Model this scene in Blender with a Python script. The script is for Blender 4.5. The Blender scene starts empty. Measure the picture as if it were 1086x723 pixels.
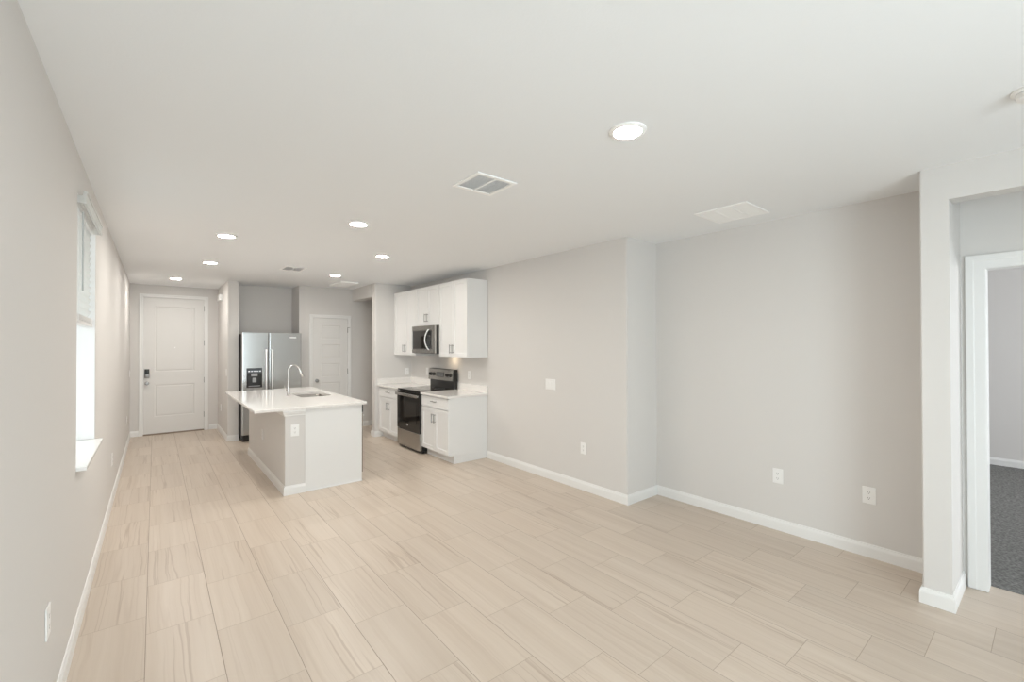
import bpy, bmesh, math, random
from math import radians as R, sin, cos, pi
from mathutils import Vector, Matrix

random.seed(7)
S = bpy.context.scene
COL = S.collection

# ------------------------------------------------------------------ camera
W_PX, F_PX = 1086.0, 468.86
cam_data = bpy.data.cameras.new('camera')
cam_data.sensor_fit = 'HORIZONTAL'
cam_data.sensor_width = 36.0
cam_data.lens = F_PX * 36.0 / W_PX
cam_data.clip_start = 0.02
cam_data.clip_end = 200
cam = bpy.data.objects.new('camera', cam_data)
COL.objects.link(cam)
YAW, PITCH, ROLL = R(38.944), R(0.4537), R(-0.1159)
fw = Vector((sin(YAW) * cos(PITCH), cos(YAW) * cos(PITCH), sin(PITCH)))
rt = Vector((cos(YAW), -sin(YAW), 0))
up = rt.cross(fw)
rt2 = rt * cos(ROLL) + up * sin(ROLL)
up2 = -rt * sin(ROLL) + up * cos(ROLL)
m = Matrix((rt2, up2, -fw)).transposed().to_4x4()
m.translation = Vector((0.3374, 0.0, 1.6074))
cam.matrix_world = m
S.camera = cam

# ------------------------------------------------------------------ world, daylight, exposure
S.view_settings.view_transform = 'Standard'
S.view_settings.look = 'None'
S.view_settings.gamma = 1.0
S.view_settings.use_curve_mapping = False
S.view_settings.exposure = 0.60
S.cycles.max_bounces = 14
S.cycles.diffuse_bounces = 8
S.cycles.glossy_bounces = 5
S.cycles.transparent_max_bounces = 12
S.cycles.sample_clamp_indirect = 8.0

WORLD_STRENGTH = 0.7
DAY_POWER = 106.0
SIDE_POWER = 4.5
BED_POWER = 84.0
LAMP_STRENGTH = 208.0
HOOD_STRENGTH = 14.0

world = bpy.data.worlds.new('overcast_sky')
S.world = world
world.use_nodes = True
bgn = world.node_tree.nodes['Background']
bgn.inputs[0].default_value = (0.93, 0.97, 1.0, 1)
bgn.inputs[1].default_value = WORLD_STRENGTH


def area(name, loc, direction, sx, sy, power, color):
    l = bpy.data.lights.new(name, 'AREA')
    l.shape = 'RECTANGLE'
    l.size, l.size_y = sx, sy
    l.energy = power
    l.color = color
    o = bpy.data.objects.new(name, l)
    COL.objects.link(o)
    o.location = loc
    o.rotation_euler = Vector(direction).to_track_quat('-Z', 'Z').to_euler()
    return o


# daylight coming in through the sliding door behind the camera and the left window; the bedroom fill is added
area('daylight_sliding_door', (1.275, -2.55, 1.22), (0, 1, 0), 1.95, 2.35, DAY_POWER, (0.83, 0.925, 1.0))
area('daylight_left_window', (-0.45, 3.92, 1.69), (1, 0, 0), 0.95, 1.5, SIDE_POWER, (0.95, 0.98, 1.0))
area('bedroom_fill', (6.9, -3.2, 1.5), (0, 1, 0), 1.6, 1.5, BED_POWER, (0.95, 0.98, 1.0))  # added fill to brighten the bedroom, no such window is known


# ------------------------------------------------------------------ materials
def mat(name, color=(0.8, 0.8, 0.8), rough=0.5, metal=0.0, spec=0.5):
    M = bpy.data.materials.new(name)
    M.use_nodes = True
    b = M.node_tree.nodes['Principled BSDF']
    b.inputs['Base Color'].default_value = (*color, 1)
    b.inputs['Roughness'].default_value = rough
    b.inputs['Metallic'].default_value = metal
    b.inputs['Specular IOR Level'].default_value = spec
    return M


def nodes(M):
    t = M.node_tree
    return t, t.nodes, t.links, t.nodes['Principled BSDF']


def add_bump(M, scale, strength, dist=0.002, detail=2.0, stretch=None):
    t, n, l, b = nodes(M)
    tc = n.new('ShaderNodeTexCoord')
    nz = n.new('ShaderNodeTexNoise')
    nz.inputs['Scale'].default_value = scale
    nz.inputs['Detail'].default_value = detail
    bp = n.new('ShaderNodeBump')
    bp.inputs['Strength'].default_value = strength
    bp.inputs['Distance'].default_value = dist
    if stretch:
        mp = n.new('ShaderNodeMapping')
        mp.inputs['Scale'].default_value = stretch
        l.new(tc.outputs['Object'], mp.inputs[0])
        l.new(mp.outputs[0], nz.inputs['Vector'])
    else:
        l.new(tc.outputs['Object'], nz.inputs['Vector'])
    l.new(nz.outputs[0], bp.inputs['Height'])
    l.new(bp.outputs[0], b.inputs['Normal'])
    return nz


def noise_color(M, c0, c1, scale, stretch=None, lo=0.35, hi=0.65):
    t, n, l, b = nodes(M)
    tc = n.new('ShaderNodeTexCoord')
    nz = n.new('ShaderNodeTexNoise')
    nz.inputs['Scale'].default_value = scale
    nz.inputs['Detail'].default_value = 4
    mp = n.new('ShaderNodeMapping')
    mp.inputs['Scale'].default_value = stretch or (1, 1, 1)
    l.new(tc.outputs['Object'], mp.inputs[0])
    l.new(mp.outputs[0], nz.inputs['Vector'])
    cr = n.new('ShaderNodeValToRGB')
    cr.color_ramp.elements[0].position = lo
    cr.color_ramp.elements[1].position = hi
    cr.color_ramp.elements[0].color = (*c0, 1)
    cr.color_ramp.elements[1].color = (*c1, 1)
    l.new(nz.outputs[0], cr.inputs[0])
    l.new(cr.outputs[0], b.inputs['Base Color'])


M_WALL = mat('wall_paint', (0.685, 0.667, 0.650), 0.75, spec=0.25)
add_bump(M_WALL, 160, 0.12, 0.001)
M_CEIL = mat('ceiling_paint', (0.845, 0.86, 0.875), 0.9, spec=0.15)
add_bump(M_CEIL, 90, 0.2, 0.0015)
M_TRIM = mat('white_trim_paint', (0.81, 0.808, 0.80), 0.4)
M_DOOR = mat('white_door_paint', (0.75, 0.74, 0.725), 0.42)
M_CAB = mat('white_cabinet_lacquer', (0.79, 0.79, 0.785), 0.35)
M_PLATE = mat('white_plastic', (0.87, 0.868, 0.86), 0.35)
M_SLOT = mat('dark_slot', (0.16, 0.155, 0.15), 0.6)
M_DUCT = mat('grey_duct', (0.72, 0.72, 0.72), 0.8)
M_QUARTZ = mat('white_quartz', (0.83, 0.81, 0.785), 0.07, spec=0.6)
noise_color(M_QUARTZ, (0.80, 0.78, 0.755), (0.85, 0.83, 0.81), 60)
M_STEEL = mat('stainless_steel', (0.43, 0.41, 0.385), 0.24, 1.0)
add_bump(M_STEEL, 30, 0.05, 0.0006, 3, (1, 1, 60))
M_STEELV = mat('stainless_steel_fridge', (0.60, 0.61, 0.61), 0.19, 1.0)
add_bump(M_STEELV, 30, 0.04, 0.0006, 3, (60, 60, 1))
M_HANDLE = mat('polished_steel_handle', (0.92, 0.915, 0.91), 0.42, 1.0)
M_NICKEL = mat('brushed_nickel', (0.33, 0.32, 0.31), 0.32, 1.0)
M_CHROME = mat('chrome', (0.66, 0.65, 0.63), 0.14, 1.0)
M_BLACKGL = mat('black_glass', (0.012, 0.011, 0.010), 0.06, spec=0.6)
M_BLACK = mat('black_enamel', (0.014, 0.013, 0.012), 0.35)
M_DARKWIN = mat('smoked_glass', (0.022, 0.018, 0.015), 0.06, spec=0.8)
M_DARKSIDE = mat('dark_grey_fridge_side', (0.022, 0.020, 0.019), 0.5)
M_GREYPL = mat('grey_plastic', (0.35, 0.36, 0.37), 0.3)
M_VINYL = mat('white_vinyl_frame', (0.86, 0.86, 0.86), 0.4)
M_SILL = mat('white_marble_sill', (0.86, 0.86, 0.855), 0.2)
M_THRESH = mat('bronze_threshold', (0.30, 0.23, 0.17), 0.5, 0.4)
M_GROUND = mat('concrete_patio', (0.5, 0.49, 0.47), 0.9)

M_ENAMEL = mat('white_enamel', (0.95, 0.95, 0.945), 0.4)
M_SLATE = mat('slate_glass', (0.10, 0.115, 0.13), 0.12)
M_WAND = mat('clear_grey_wand', (0.5, 0.51, 0.51), 0.3)
M_SHAFT = mat('dark_duct', (0.12, 0.12, 0.12), 0.8)
M_CARPET = mat('grey_carpet', (0.2, 0.2, 0.195), 0.95, spec=0.1)
noise_color(M_CARPET, (0.13, 0.13, 0.125), (0.30, 0.295, 0.285), 55, None, 0.3, 0.7)
add_bump(M_CARPET, 220, 0.9, 0.006)


def glass_mat():
    M = bpy.data.materials.new('clear_glass')
    M.use_nodes = True
    t = M.node_tree
    t.nodes.clear()
    o = t.nodes.new('ShaderNodeOutputMaterial')
    mx = t.nodes.new('ShaderNodeMixShader')
    tr = t.nodes.new('ShaderNodeBsdfTransparent')
    tr.inputs[0].default_value = (0.95, 0.97, 0.96, 1)
    gl = t.nodes.new('ShaderNodeBsdfGlossy')
    gl.inputs['Roughness'].default_value = 0.02
    mx.inputs[0].default_value = 0.06
    t.links.new(tr.outputs[0], mx.inputs[1])
    t.links.new(gl.outputs[0], mx.inputs[2])
    t.links.new(mx.outputs[0], o.inputs[0])
    return M


def blind_mat():
    M = bpy.data.materials.new('white_blind_slat')
    M.use_nodes = True
    t, n, l, b = nodes(M)
    b.inputs['Base Color'].default_value = (0.86, 0.86, 0.85, 1)
    b.inputs['Roughness'].default_value = 0.45
    tl = n.new('ShaderNodeBsdfTranslucent')
    tl.inputs[0].default_value = (0.85, 0.86, 0.85, 1)
    mx = n.new('ShaderNodeMixShader')
    mx.inputs[0].default_value = 0.6
    l.new(b.outputs[0], mx.inputs[1])
    l.new(tl.outputs[0], mx.inputs[2])
    l.new(mx.outputs[0], n['Material Output'].inputs[0])
    return M


def emit_mat(name, color, strength):
    M = bpy.data.materials.new(name)
    M.use_nodes = True
    b = M.node_tree.nodes['Principled BSDF']
    b.inputs['Base Color'].default_value = (0.9, 0.9, 0.9, 1)
    b.inputs['Emission Color'].default_value = (*color, 1)
    b.inputs['Emission Strength'].default_value = strength
    return M


M_GLASS = glass_mat()
M_BLIND = blind_mat()
M_LENS = emit_mat('led_lens', (1.0, 0.955, 0.885), LAMP_STRENGTH)
M_HOOD = emit_mat('cooktop_lamp', (1.0, 0.78, 0.52), HOOD_STRENGTH)
M_LEDBLUE = emit_mat('dim_display', (0.6, 0.8, 1.0), 0.25)


def tile_mat():
    """300 x 600 porcelain planks along Y, each row a third of a tile further on, veined lengthwise"""
    M = mat('beige_vein_tile', (0.6, 0.5, 0.42), 0.34, spec=0.45)
    t, n, l, b = nodes(M)

    def math_(op, a, bb=None, c=None):
        q = n.new('ShaderNodeMath')
        q.operation = op
        for i, v in enumerate((a, bb, c)):
            if v is None:
                continue
            if isinstance(v, (int, float)):
                q.inputs[i].default_value = v
            else:
                l.new(v, q.inputs[i])
        return q.outputs[0]

    def comb(x, y, z):
        q = n.new('ShaderNodeCombineXYZ')
        for i, v in enumerate((x, y, z)):
            if isinstance(v, (int, float)):
                q.inputs[i].default_value = v
            else:
                l.new(v, q.inputs[i])
        return q.outputs[0]

    def noise(vec, scale, detail, rough=0.5):
        q = n.new('ShaderNodeTexNoise')
        q.inputs['Scale'].default_value = scale
        q.inputs['Detail'].default_value = detail
        q.inputs['Roughness'].default_value = rough
        l.new(vec, q.inputs['Vector'])
        return q.outputs[0]

    def mixc(fac, c0, c1):
        q = n.new('ShaderNodeMix')
        q.data_type = 'RGBA'
        l.new(fac, q.inputs['Factor'])
        for k, c in (('A', c0), ('B', c1)):
            s = [i for i in q.inputs if i.name == k and i.type == 'RGBA'][0]
            if isinstance(c, tuple):
                s.default_value = (*c, 1)
            else:
                l.new(c, s)
        return [o for o in q.outputs if o.type == 'RGBA'][0]

    tc = n.new('ShaderNodeTexCoord')
    sp = n.new('ShaderNodeSeparateXYZ')
    l.new(tc.outputs['Object'], sp.inputs[0])
    X, Y = sp.outputs[0], sp.outputs[1]
    PW, PL, ST = 0.3115, 0.6275, 0.2125
    u = math_('DIVIDE', math_('SUBTRACT', X, 0.304), PW)
    k = math_('FLOOR', u)
    fu = math_('SUBTRACT', u, k)
    v = math_('DIVIDE', math_('ADD', math_('SUBTRACT', Y, 3.2), math_('MULTIPLY', k, ST)), PL)
    r = math_('FLOOR', v)
    fv = math_('SUBTRACT', v, r)
    du = math_('MULTIPLY', math_('MINIMUM', fu, math_('SUBTRACT', 1.0, fu)), PW)
    dv = math_('MULTIPLY', math_('MINIMUM', fv, math_('SUBTRACT', 1.0, fv)), PL)
    gu = math_('LESS_THAN', du, 0.0016)
    gv = math_('LESS_THAN', dv, 0.0017)
    grout = math_('MAXIMUM', gu, gv)
    wn = n.new('ShaderNodeTexWhiteNoise')
    wn.noise_dimensions = '2D'
    l.new(comb(k, r, 0), wn.inputs['Vector'])
    rnd = wn.outputs['Value']
    wn2 = n.new('ShaderNodeTexWhiteNoise')
    wn2.noise_dimensions = '2D'
    l.new(comb(math_('ADD', k, 31.7), math_('ADD', r, 11.3), 0), wn2.inputs['Vector'])
    rnd2 = wn2.outputs['Value']
    off = math_('MULTIPLY', rnd, 57.0)
    # gentle sideways wander of the veins
    wob = math_('MULTIPLY', math_('SUBTRACT', noise(comb(math_('MULTIPLY', X, 2.0), math_('MULTIPLY', Y, 3.0), off), 1.0, 2.0), 0.5), 0.03)
    XW = math_('ADD', X, wob)
    band = noise(comb(math_('MULTIPLY', XW, 14.0), math_('MULTIPLY', Y, 0.3), off), 1.0, 3.0, 0.55)
    fine = noise(comb(math_('MULTIPLY', XW, 110.0), math_('MULTIPLY', Y, 1.2), off), 1.0, 3.0, 0.6)
    vein = noise(comb(math_('MULTIPLY', XW, 15.0), math_('MULTIPLY', Y, 0.25), math_('ADD', off, 9.0)), 1.0, 2.0, 0.5)
    # thin line where the vein field crosses one level
    vl = math_('SUBTRACT', 1.0, math_('MINIMUM', 1.0, math_('DIVIDE', math_('ABSOLUTE', math_('SUBTRACT', vein, 0.60)), 0.022)))
    vl2 = math_('SUBTRACT', 1.0, math_('MINIMUM', 1.0, math_('DIVIDE', math_('ABSOLUTE', math_('SUBTRACT', vein, 0.41)), 0.030)))
    has = math_('MULTIPLY', math_('GREATER_THAN', rnd2, 0.35), 0.5)
    base = mixc(math_('MULTIPLY', math_('SUBTRACT', band, 0.3), 1.6), (0.545, 0.460, 0.380), (0.640, 0.560, 0.480))
    base = mixc(math_('MULTIPLY', math_('MAXIMUM', math_('SUBTRACT', fine, 0.5), 0.0), 0.8), base, (0.44, 0.34, 0.26))
    base = mixc(math_('MULTIPLY', vl, has), base, (0.33, 0.245, 0.18))
    base = mixc(math_('MULTIPLY', vl2, 0.22), base, (0.40, 0.31, 0.24))
    hsv = n.new('ShaderNodeHueSaturation')
    l.new(base, hsv.inputs['Color'])
    l.new(math_('ADD', 0.96, math_('MULTIPLY', rnd, 0.07)), hsv.inputs['Value'])
    col = mixc(gv, hsv.outputs[0], (0.43, 0.355, 0.285))
    col = mixc(gu, col, (0.34, 0.275, 0.22))  # joints along Y darker: shade of the tile edges put into the grout colour
    l.new(col, b.inputs['Base Color'])
    l.new(math_('ADD', 0.33, math_('MULTIPLY', grout, 0.4)), b.inputs['Roughness'])
    edge = math_('MINIMUM', 1.0, math_('DIVIDE', math_('MINIMUM', du, dv), 0.003))
    bp = n.new('ShaderNodeBump')
    bp.inputs['Strength'].default_value = 0.6
    bp.inputs['Distance'].default_value = 0.0012
    l.new(edge, bp.inputs['Height'])
    l.new(bp.outputs[0], b.inputs['Normal'])
    return M


M_TILE = tile_mat()

# ------------------------------------------------------------------ mesh helpers
ORG = {}


def obj(name, bm, material, parent=None, smooth=False):
    """link one bmesh (in world space) as one object; children share their thing's origin"""
    org = ORG.get(parent.name, Vector((0, 0, 0))) if parent else Vector((0, 0, 0))
    if parent:
        for v in bm.verts:
            v.co -= org
    bmesh.ops.recalc_face_normals(bm, faces=bm.faces)
    me = bpy.data.meshes.new(name)
    bm.to_mesh(me)
    bm.free()
    me.materials.append(material)
    if smooth:
        for p in me.polygons:
            p.use_smooth = True
        try:
            me.set_sharp_from_angle(angle=R(35))
        except Exception:
            pass
    o = bpy.data.objects.new(name, me)
    COL.objects.link(o)
    if parent:
        o.parent = parent
    ORG[o.name] = org
    return o


def thing(name, label, cat, loc, group=None):
    o = bpy.data.objects.new(name, None)
    o.empty_display_size = 0.05
    COL.objects.link(o)
    o.location = loc
    o['label'] = label
    o['category'] = cat
    if group:
        o['group'] = group
    ORG[o.name] = Vector(loc)
    return o


def tag(o, label, cat, group=None):
    o['label'] = label
    o['category'] = cat
    if group:
        o['group'] = group
    return o


def struct(o, label=None):
    o['kind'] = 'structure'
    if label:
        o['label'] = label
    return o


def dup(root, loc, rotz=0.0, label=None, group=None):
    r = root.copy()
    COL.objects.link(r)
    r.location = loc
    r.rotation_euler = (0, 0, rotz)
    if label:
        r['label'] = label
    if group:
        r['group'] = group
    for ch in list(root.children):
        c = ch.copy()
        COL.objects.link(c)
        c.parent = r
        for g in ch.children:
            d = g.copy()
            COL.objects.link(d)
            d.parent = c
    return r


def box(bm, x0, x1, y0, y1, z0, z1, bev=0.0, seg=2):
    x0, x1 = min(x0, x1), max(x0, x1)
    y0, y1 = min(y0, y1), max(y0, y1)
    z0, z1 = min(z0, z1), max(z0, z1)
    vs = [bm.verts.new(c) for c in ((x0, y0, z0), (x1, y0, z0), (x1, y1, z0), (x0, y1, z0),
                                    (x0, y0, z1), (x1, y0, z1), (x1, y1, z1), (x0, y1, z1))]
    fs = [bm.faces.new([vs[i] for i in f]) for f in ((3, 2, 1, 0), (4, 5, 6, 7), (0, 1, 5, 4), (1, 2, 6, 5), (2, 3, 7, 6), (3, 0, 4, 7))]
    if bev > 0:
        es = list({e for f in fs for e in f.edges})
        bmesh.ops.bevel(bm, geom=es, offset=bev, segments=seg, affect='EDGES', profile=0.5)


def bm_box(*a, **k):
    bm = bmesh.new()
    box(bm, *a, **k)
    return bm


def lathe(bm, prof, origin, axis='Z', seg=32, cap=True):
    """prof: (radius, height) pairs; axis X, Y or Z, negative with a minus sign"""
    o = Vector(origin)
    sgn = -1 if axis.startswith('-') else 1
    ax = axis[-1]

    def P(r, h, a):
        c, s = r * cos(a), r * sin(a)
        h *= sgn
        return o + Vector({'Z': (c, s, h), 'X': (h, c, s), 'Y': (c, h, s)}[ax])
    rings = []
    for r, h in prof:
        if r < 1e-6:
            rings.append([bm.verts.new(P(0, h, 0))])
        else:
            rings.append([bm.verts.new(P(r, h, 2 * pi * i / seg)) for i in range(seg)])
    for a, b in zip(rings, rings[1:]):
        for i in range(seg):
            j = (i + 1) % seg
            if len(a) == 1 and len(b) == 1:
                continue
            if len(a) == 1:
                bm.faces.new((a[0], b[j], b[i]))
            elif len(b) == 1:
                bm.faces.new((a[i], a[j], b[0]))
            else:
                bm.faces.new((a[i], a[j], b[j], b[i]))
    if cap:
        for rg in (rings[0], rings[-1]):
            if len(rg) > 2:
                bm.faces.new(rg)


def tube(bm, pts, rad, seg=12, caps=True):
    pts = [Vector(p) for p in pts]
    rads = rad if isinstance(rad, (list, tuple)) else [rad] * len(pts)
    n = len(pts)
    tang = []
    for i in range(n):
        a = pts[max(i - 1, 0)]
        b = pts[min(i + 1, n - 1)]
        tang.append((b - a).normalized())
    ref = Vector((0, 0, 1)) if abs(tang[0].z) < 0.9 else Vector((1, 0, 0))
    nrm = tang[0].cross(ref).normalized()
    rings = []
    for i in range(n):
        nrm = (nrm - tang[i] * nrm.dot(tang[i])).normalized()
        bn = tang[i].cross(nrm)
        rings.append([bm.verts.new(pts[i] + (nrm * cos(2 * pi * k / seg) + bn * sin(2 * pi * k / seg)) * rads[i]) for k in range(seg)])
    for a, b in zip(rings, rings[1:]):
        for k in range(seg):
            j = (k + 1) % seg
            bm.faces.new((a[k], a[j], b[j], b[k]))
    if caps:
        bm.faces.new(rings[0])
        bm.faces.new(rings[-1])


BASE_PROF = [(0.0, 0.0), (0.014, 0.0), (0.014, 0.068), (0.0115, 0.080), (0.008, 0.086), (0.006, 0.0975), (0.0, 0.0985)]


def sweep_profile(bm, pts, prof, closed=False):
    """prof (outwards, up) swept along a floor polyline; outwards is to the RIGHT of the walking direction"""
    P = [Vector((p[0], p[1], p[2] if len(p) > 2 else 0.0)) for p in pts]
    n = len(P)
    rings = []
    for i in range(n):
        d0 = (P[i] - P[i - 1]) if i > 0 else (P[1] - P[0])
        d1 = (P[i + 1] - P[i]) if i < n - 1 else (P[-1] - P[-2])
        d0.z = d1.z = 0
        d0.normalize()
        d1.normalize()
        n0 = Vector((d0.y, -d0.x, 0))
        n1 = Vector((d1.y, -d1.x, 0))
        mv = (n0 + n1)
        mv = mv / max(mv.dot(n0), 1e-6) if mv.length > 1e-6 else n0
        rings.append([bm.verts.new(P[i] + mv * a + Vector((0, 0, b))) for a, b in prof])
    k = len(prof)
    for a, b in zip(rings, rings[1:]):
        for i in range(k):
            j = (i + 1) % k
            bm.faces.new((a[i], a[j], b[j], b[i]))
    bm.faces.new(rings[0])
    bm.faces.new(rings[-1])


def panel_slab(bm, mp, u0, u1, w0, w1, t, panels, loops):
    """a slab with stepped panels in its front face. mp(u, w, d): point d in front of the slab's back.
    panels: (u0, u1, w0, w1); loops: (inset, depth below the front) from a panel's edge inwards"""
    us = sorted({u0, u1, *[p[0] for p in panels], *[p[1] for p in panels]})
    ws = sorted({w0, w1, *[p[2] for p in panels], *[p[3] for p in panels]})
    cache = {}

    def V(u, w, d):
        key = (round(u, 5), round(w, 5), round(d, 5))
        if key not in cache:
            cache[key] = bm.verts.new(mp(u, w, d))
        return cache[key]

    def inside(u, w):
        for p in panels:
            if p[0] < u < p[1] and p[2] < w < p[3]:
                return True
        return False
    for a, b in zip(us, us[1:]):
        for c, d in zip(ws, ws[1:]):
            if not inside((a + b) / 2, (c + d) / 2):
                bm.faces.new((V(a, c, t), V(b, c, t), V(b, d, t), V(a, d, t)))
            bm.faces.new((V(a, c, 0), V(a, d, 0), V(b, d, 0), V(b, c, 0)))
    for a, b in zip(us, us[1:]):
        bm.faces.new((V(a, w0, 0), V(b, w0, 0), V(b, w0, t), V(a, w0, t)))
        bm.faces.new((V(a, w1, 0), V(a, w1, t), V(b, w1, t), V(b, w1, 0)))
    for c, d in zip(ws, ws[1:]):
        bm.faces.new((V(u0, c, 0), V(u0, c, t), V(u0, d, t), V(u0, d, 0)))
        bm.faces.new((V(u1, c, 0), V(u1, d, 0), V(u1, d, t), V(u1, c, t)))
    for p in panels:
        # split panels spanning several grid cells are not used: every panel is one rectangle of the grid in u and w
        prev = [V(p[0], p[2], t), V(p[1], p[2], t), V(p[1], p[3], t), V(p[0], p[3], t)]
        for ins, dep in loops:
            cur = [bm.verts.new(mp(u, w, t - dep)) for u, w in ((p[0] + ins, p[2] + ins), (p[1] - ins, p[2] + ins), (p[1] - ins, p[3] - ins), (p[0] + ins, p[3] - ins))]
            for i in range(4):
                j = (i + 1) % 4
                bm.faces.new((prev[i], prev[j], cur[j], cur[i]))
            prev = cur
        bm.faces.new(prev)


def slab_hole(bm, x0, x1, y0, y1, z0, z1, hx0, hx1, hy0, hy1, rc=0.03, bev=0.003):
    """a worktop with one round-cornered hole"""
    def rr(ax0, ax1, ay0, ay1, r, k):
        pts = []
        for cx, cy, a0 in ((ax1 - r, ay1 - r, 0), (ax0 + r, ay1 - r, 90), (ax0 + r, ay0 + r, 180), (ax1 - r, ay0 + r, 270)):
            for i in range(k + 1):
                a = R(a0 + 90 * i / k)
                pts.append((cx + r * cos(a), cy + r * sin(a)))
        return pts
    k = 5
    inn = rr(hx0, hx1, hy0, hy1, rc, k)
    out = rr(x0, x1, y0, y1, 0.004, k)
    levels = []
    for z, o in ((z0, -bev), (z0 + bev, 0), (z1 - bev, 0), (z1, -bev)):
        oo = rr(x0 - o, x1 + o, y0 - o, y1 + o, 0.004, k) if o == 0 else rr(x0 + bev, x1 - bev, y0 + bev, y1 - bev, 0.004, k)
        levels.append(([bm.verts.new((x, y, z)) for x, y in oo], [bm.verts.new((x, y, z)) for x, y in inn]))
    n = len(inn)
    for (a, ai), (b, bi) in zip(levels, levels[1:]):
        for i in range(n):
            j = (i + 1) % n
            bm.faces.new((a[i], a[j], b[j], b[i]))
            bm.faces.new((ai[j], ai[i], bi[i], bi[j]))
    for o, q in (levels[0], levels[-1]):
        for i in range(n):
            j = (i + 1) % n
            bm.faces.new((o[i], o[j], q[j], q[i]))


# ------------------------------------------------------------------ room dimensions
H = 2.687
YB = 10.205          # front door wall
XH, XHE, YH = 1.2885, 1.447, 8.733   # stub wall beside the entry
YA = 9.232           # back of the fridge alcove
XA, YP = 2.378, 8.674                # alcove's right side, pantry wall
XK, YK, YKJ = 3.335, 7.515, 7.672    # end of the kitchen wall
XW, YJ = 4.024, 2.725                # kitchen / main wall, its step
XR = 4.537                           # right wall
XP, YP1, YP2 = 4.060, 0.412, 0.546   # wall pier
ZHD = 2.46
YBK = -2.3                           # wall behind the camera
T = 0.12
XHALL = 5.6

# --- floor, carpet, ceiling
o = obj('floor', bm_box(-0.25, 4.66, YBK - 0.2, YB + 0.2, -0.1, 0.0), M_TILE)
struct(o, 'beige veined tile floor running the whole length of the room')
o = obj('floor_hall', bm_box(4.66, XHALL + 0.2, YKJ - 0.2, YP + 0.2, -0.1, 0.0), M_TILE)
struct(o, 'beige tile floor of the side hall beyond the kitchen')
o = obj('floor_bedroom', bm_box(4.66, 9.2, -3.2, 2.6, -0.1, 0.004), M_CARPET)
struct(o, 'grey carpet floor of the room behind the open doorway')
o = obj('ceiling', bm_box(-0.25, 9.2, -3.3, YB + 0.2, H, H + 0.12), M_CEIL)
struct(o, 'smooth off white ceiling over the whole room')

# --- left wall with its window opening
WY0, WY1, WZ0, WZ1 = 3.43, 4.412, 0.905, 2.46
bm = bmesh.new()
box(bm, -0.25, 0, YBK - 0.2, WY0, 0, H)
box(bm, -0.25, 0, WY1, YB + 0.2, 0, H)
box(bm, -0.25, 0, WY0, WY1, 0, WZ0)
box(bm, -0.25, 0, WY0, WY1, WZ1, H)
struct(obj('wall_left', bm, M_WALL), 'long pale greige wall with the window, on the left')

# --- wall behind the camera with the sliding door opening
SX0, SX1, SZ1 = 0.30, 2.25, 2.44
bm = bmesh.new()
box(bm, 0, SX0, YBK - 0.15, YBK, 0, H)
box(bm, SX1, XP, YBK - 0.15, YBK, 0, H)
box(bm, SX0, SX1, YBK - 0.15, YBK, SZ1, H)
struct(obj('wall_rear', bm, M_WALL))

# --- front door wall
FX0, FX1, FZ1 = 0.176, 1.075, 2.468
bm = bmesh.new()
box(bm, 0, FX0 - 0.012, YB, YB + 0.15, 0, H)
box(bm, FX1 + 0.012, XH, YB, YB + 0.15, 0, H)
box(bm, FX0 - 0.012, FX1 + 0.012, YB, YB + 0.15, FZ1 + 0.012, H)
struct(obj('wall_entry', bm, M_WALL), 'end wall around the white front door')

bm = bm_box(XH, XHE, YH, YB + 0.15, 0, H)
es = [e for e in bm.edges if abs(e.verts[0].co.z - e.verts[1].co.z) > 1 and e.verts[0].co.y < YH + 0.01]
bmesh.ops.bevel(bm, geom=es, offset=0.012, segments=3, affect='EDGES')
struct(obj('wall_stub', bm, M_WALL, smooth=True), 'short wall between the entry and the refrigerator')

struct(obj('wall_alcove', bm_box(XHE, XA, YA, YA + 0.12, 0, H), M_WALL), 'shaded wall above and behind the refrigerator')

# --- pantry wall with its door opening, and the alcove's right return
DX0, DX1, DZ1 = 2.600, 3.258, 2.122
bm = bmesh.new()
box(bm, XA, DX0, YP, YP + 0.12, 0, H)
box(bm, DX1, XHALL, YP, YP + 0.12, 0, H)
box(bm, DX0, DX1, YP, YP + 0.12, DZ1, H)
box(bm, XA, XA + 0.12, YP + 0.12, YA + 0.12, 0, H)
struct(obj('wall_pantry', bm, M_WALL), 'wall around the narrow white pantry door')
struct(obj('wall_pantry_back', bm_box(XA + 0.12, XHALL, YP + 0.7, YP + 0.8, 0, H), M_WALL))

# --- header over the side hall opening, kitchen wall return, main wall
struct(obj('trim_1', bm_box(XK, XK + 0.15, YKJ, YP, ZHD, H), M_WALL), 'dropped header over the side hall opening')
bm = bm_box(XK, XW + 0.4, YK, YKJ, 0, H)
es = [e for e in bm.edges if abs(e.verts[0].co.z - e.verts[1].co.z) > 1 and e.verts[0].co.x < XK + 0.01]
bmesh.ops.bevel(bm, geom=es, offset=0.014, segments=3, affect='EDGES')
struct(obj('wall_kitchen_end', bm, M_WALL, smooth=True), 'short wall at the left end of the kitchen run')
struct(obj('wall_hall_side', bm_box(XW + 0.4, XHALL, YK, YKJ, 0, H), M_WALL))
struct(obj('wall_hall_end', bm_box(XHALL, XHALL + 0.12, YK, YP + 0.8, 0, H), M_WALL))
bm = bm_box(XW, XW + 0.64, YJ, YK, 0, H)
es = [e for e in bm.edges if abs(e.verts[0].co.z - e.verts[1].co.z) > 1 and e.verts[0].co.y < YJ + 0.01 and e.verts[0].co.x < XW + .01]
bmesh.ops.bevel(bm, geom=es, offset=0.010, segments=3, affect='EDGES')
struct(obj('wall_kitchen', bm, M_WALL, smooth=True), 'pale wall behind the stove that steps back beside the right wall')

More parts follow.
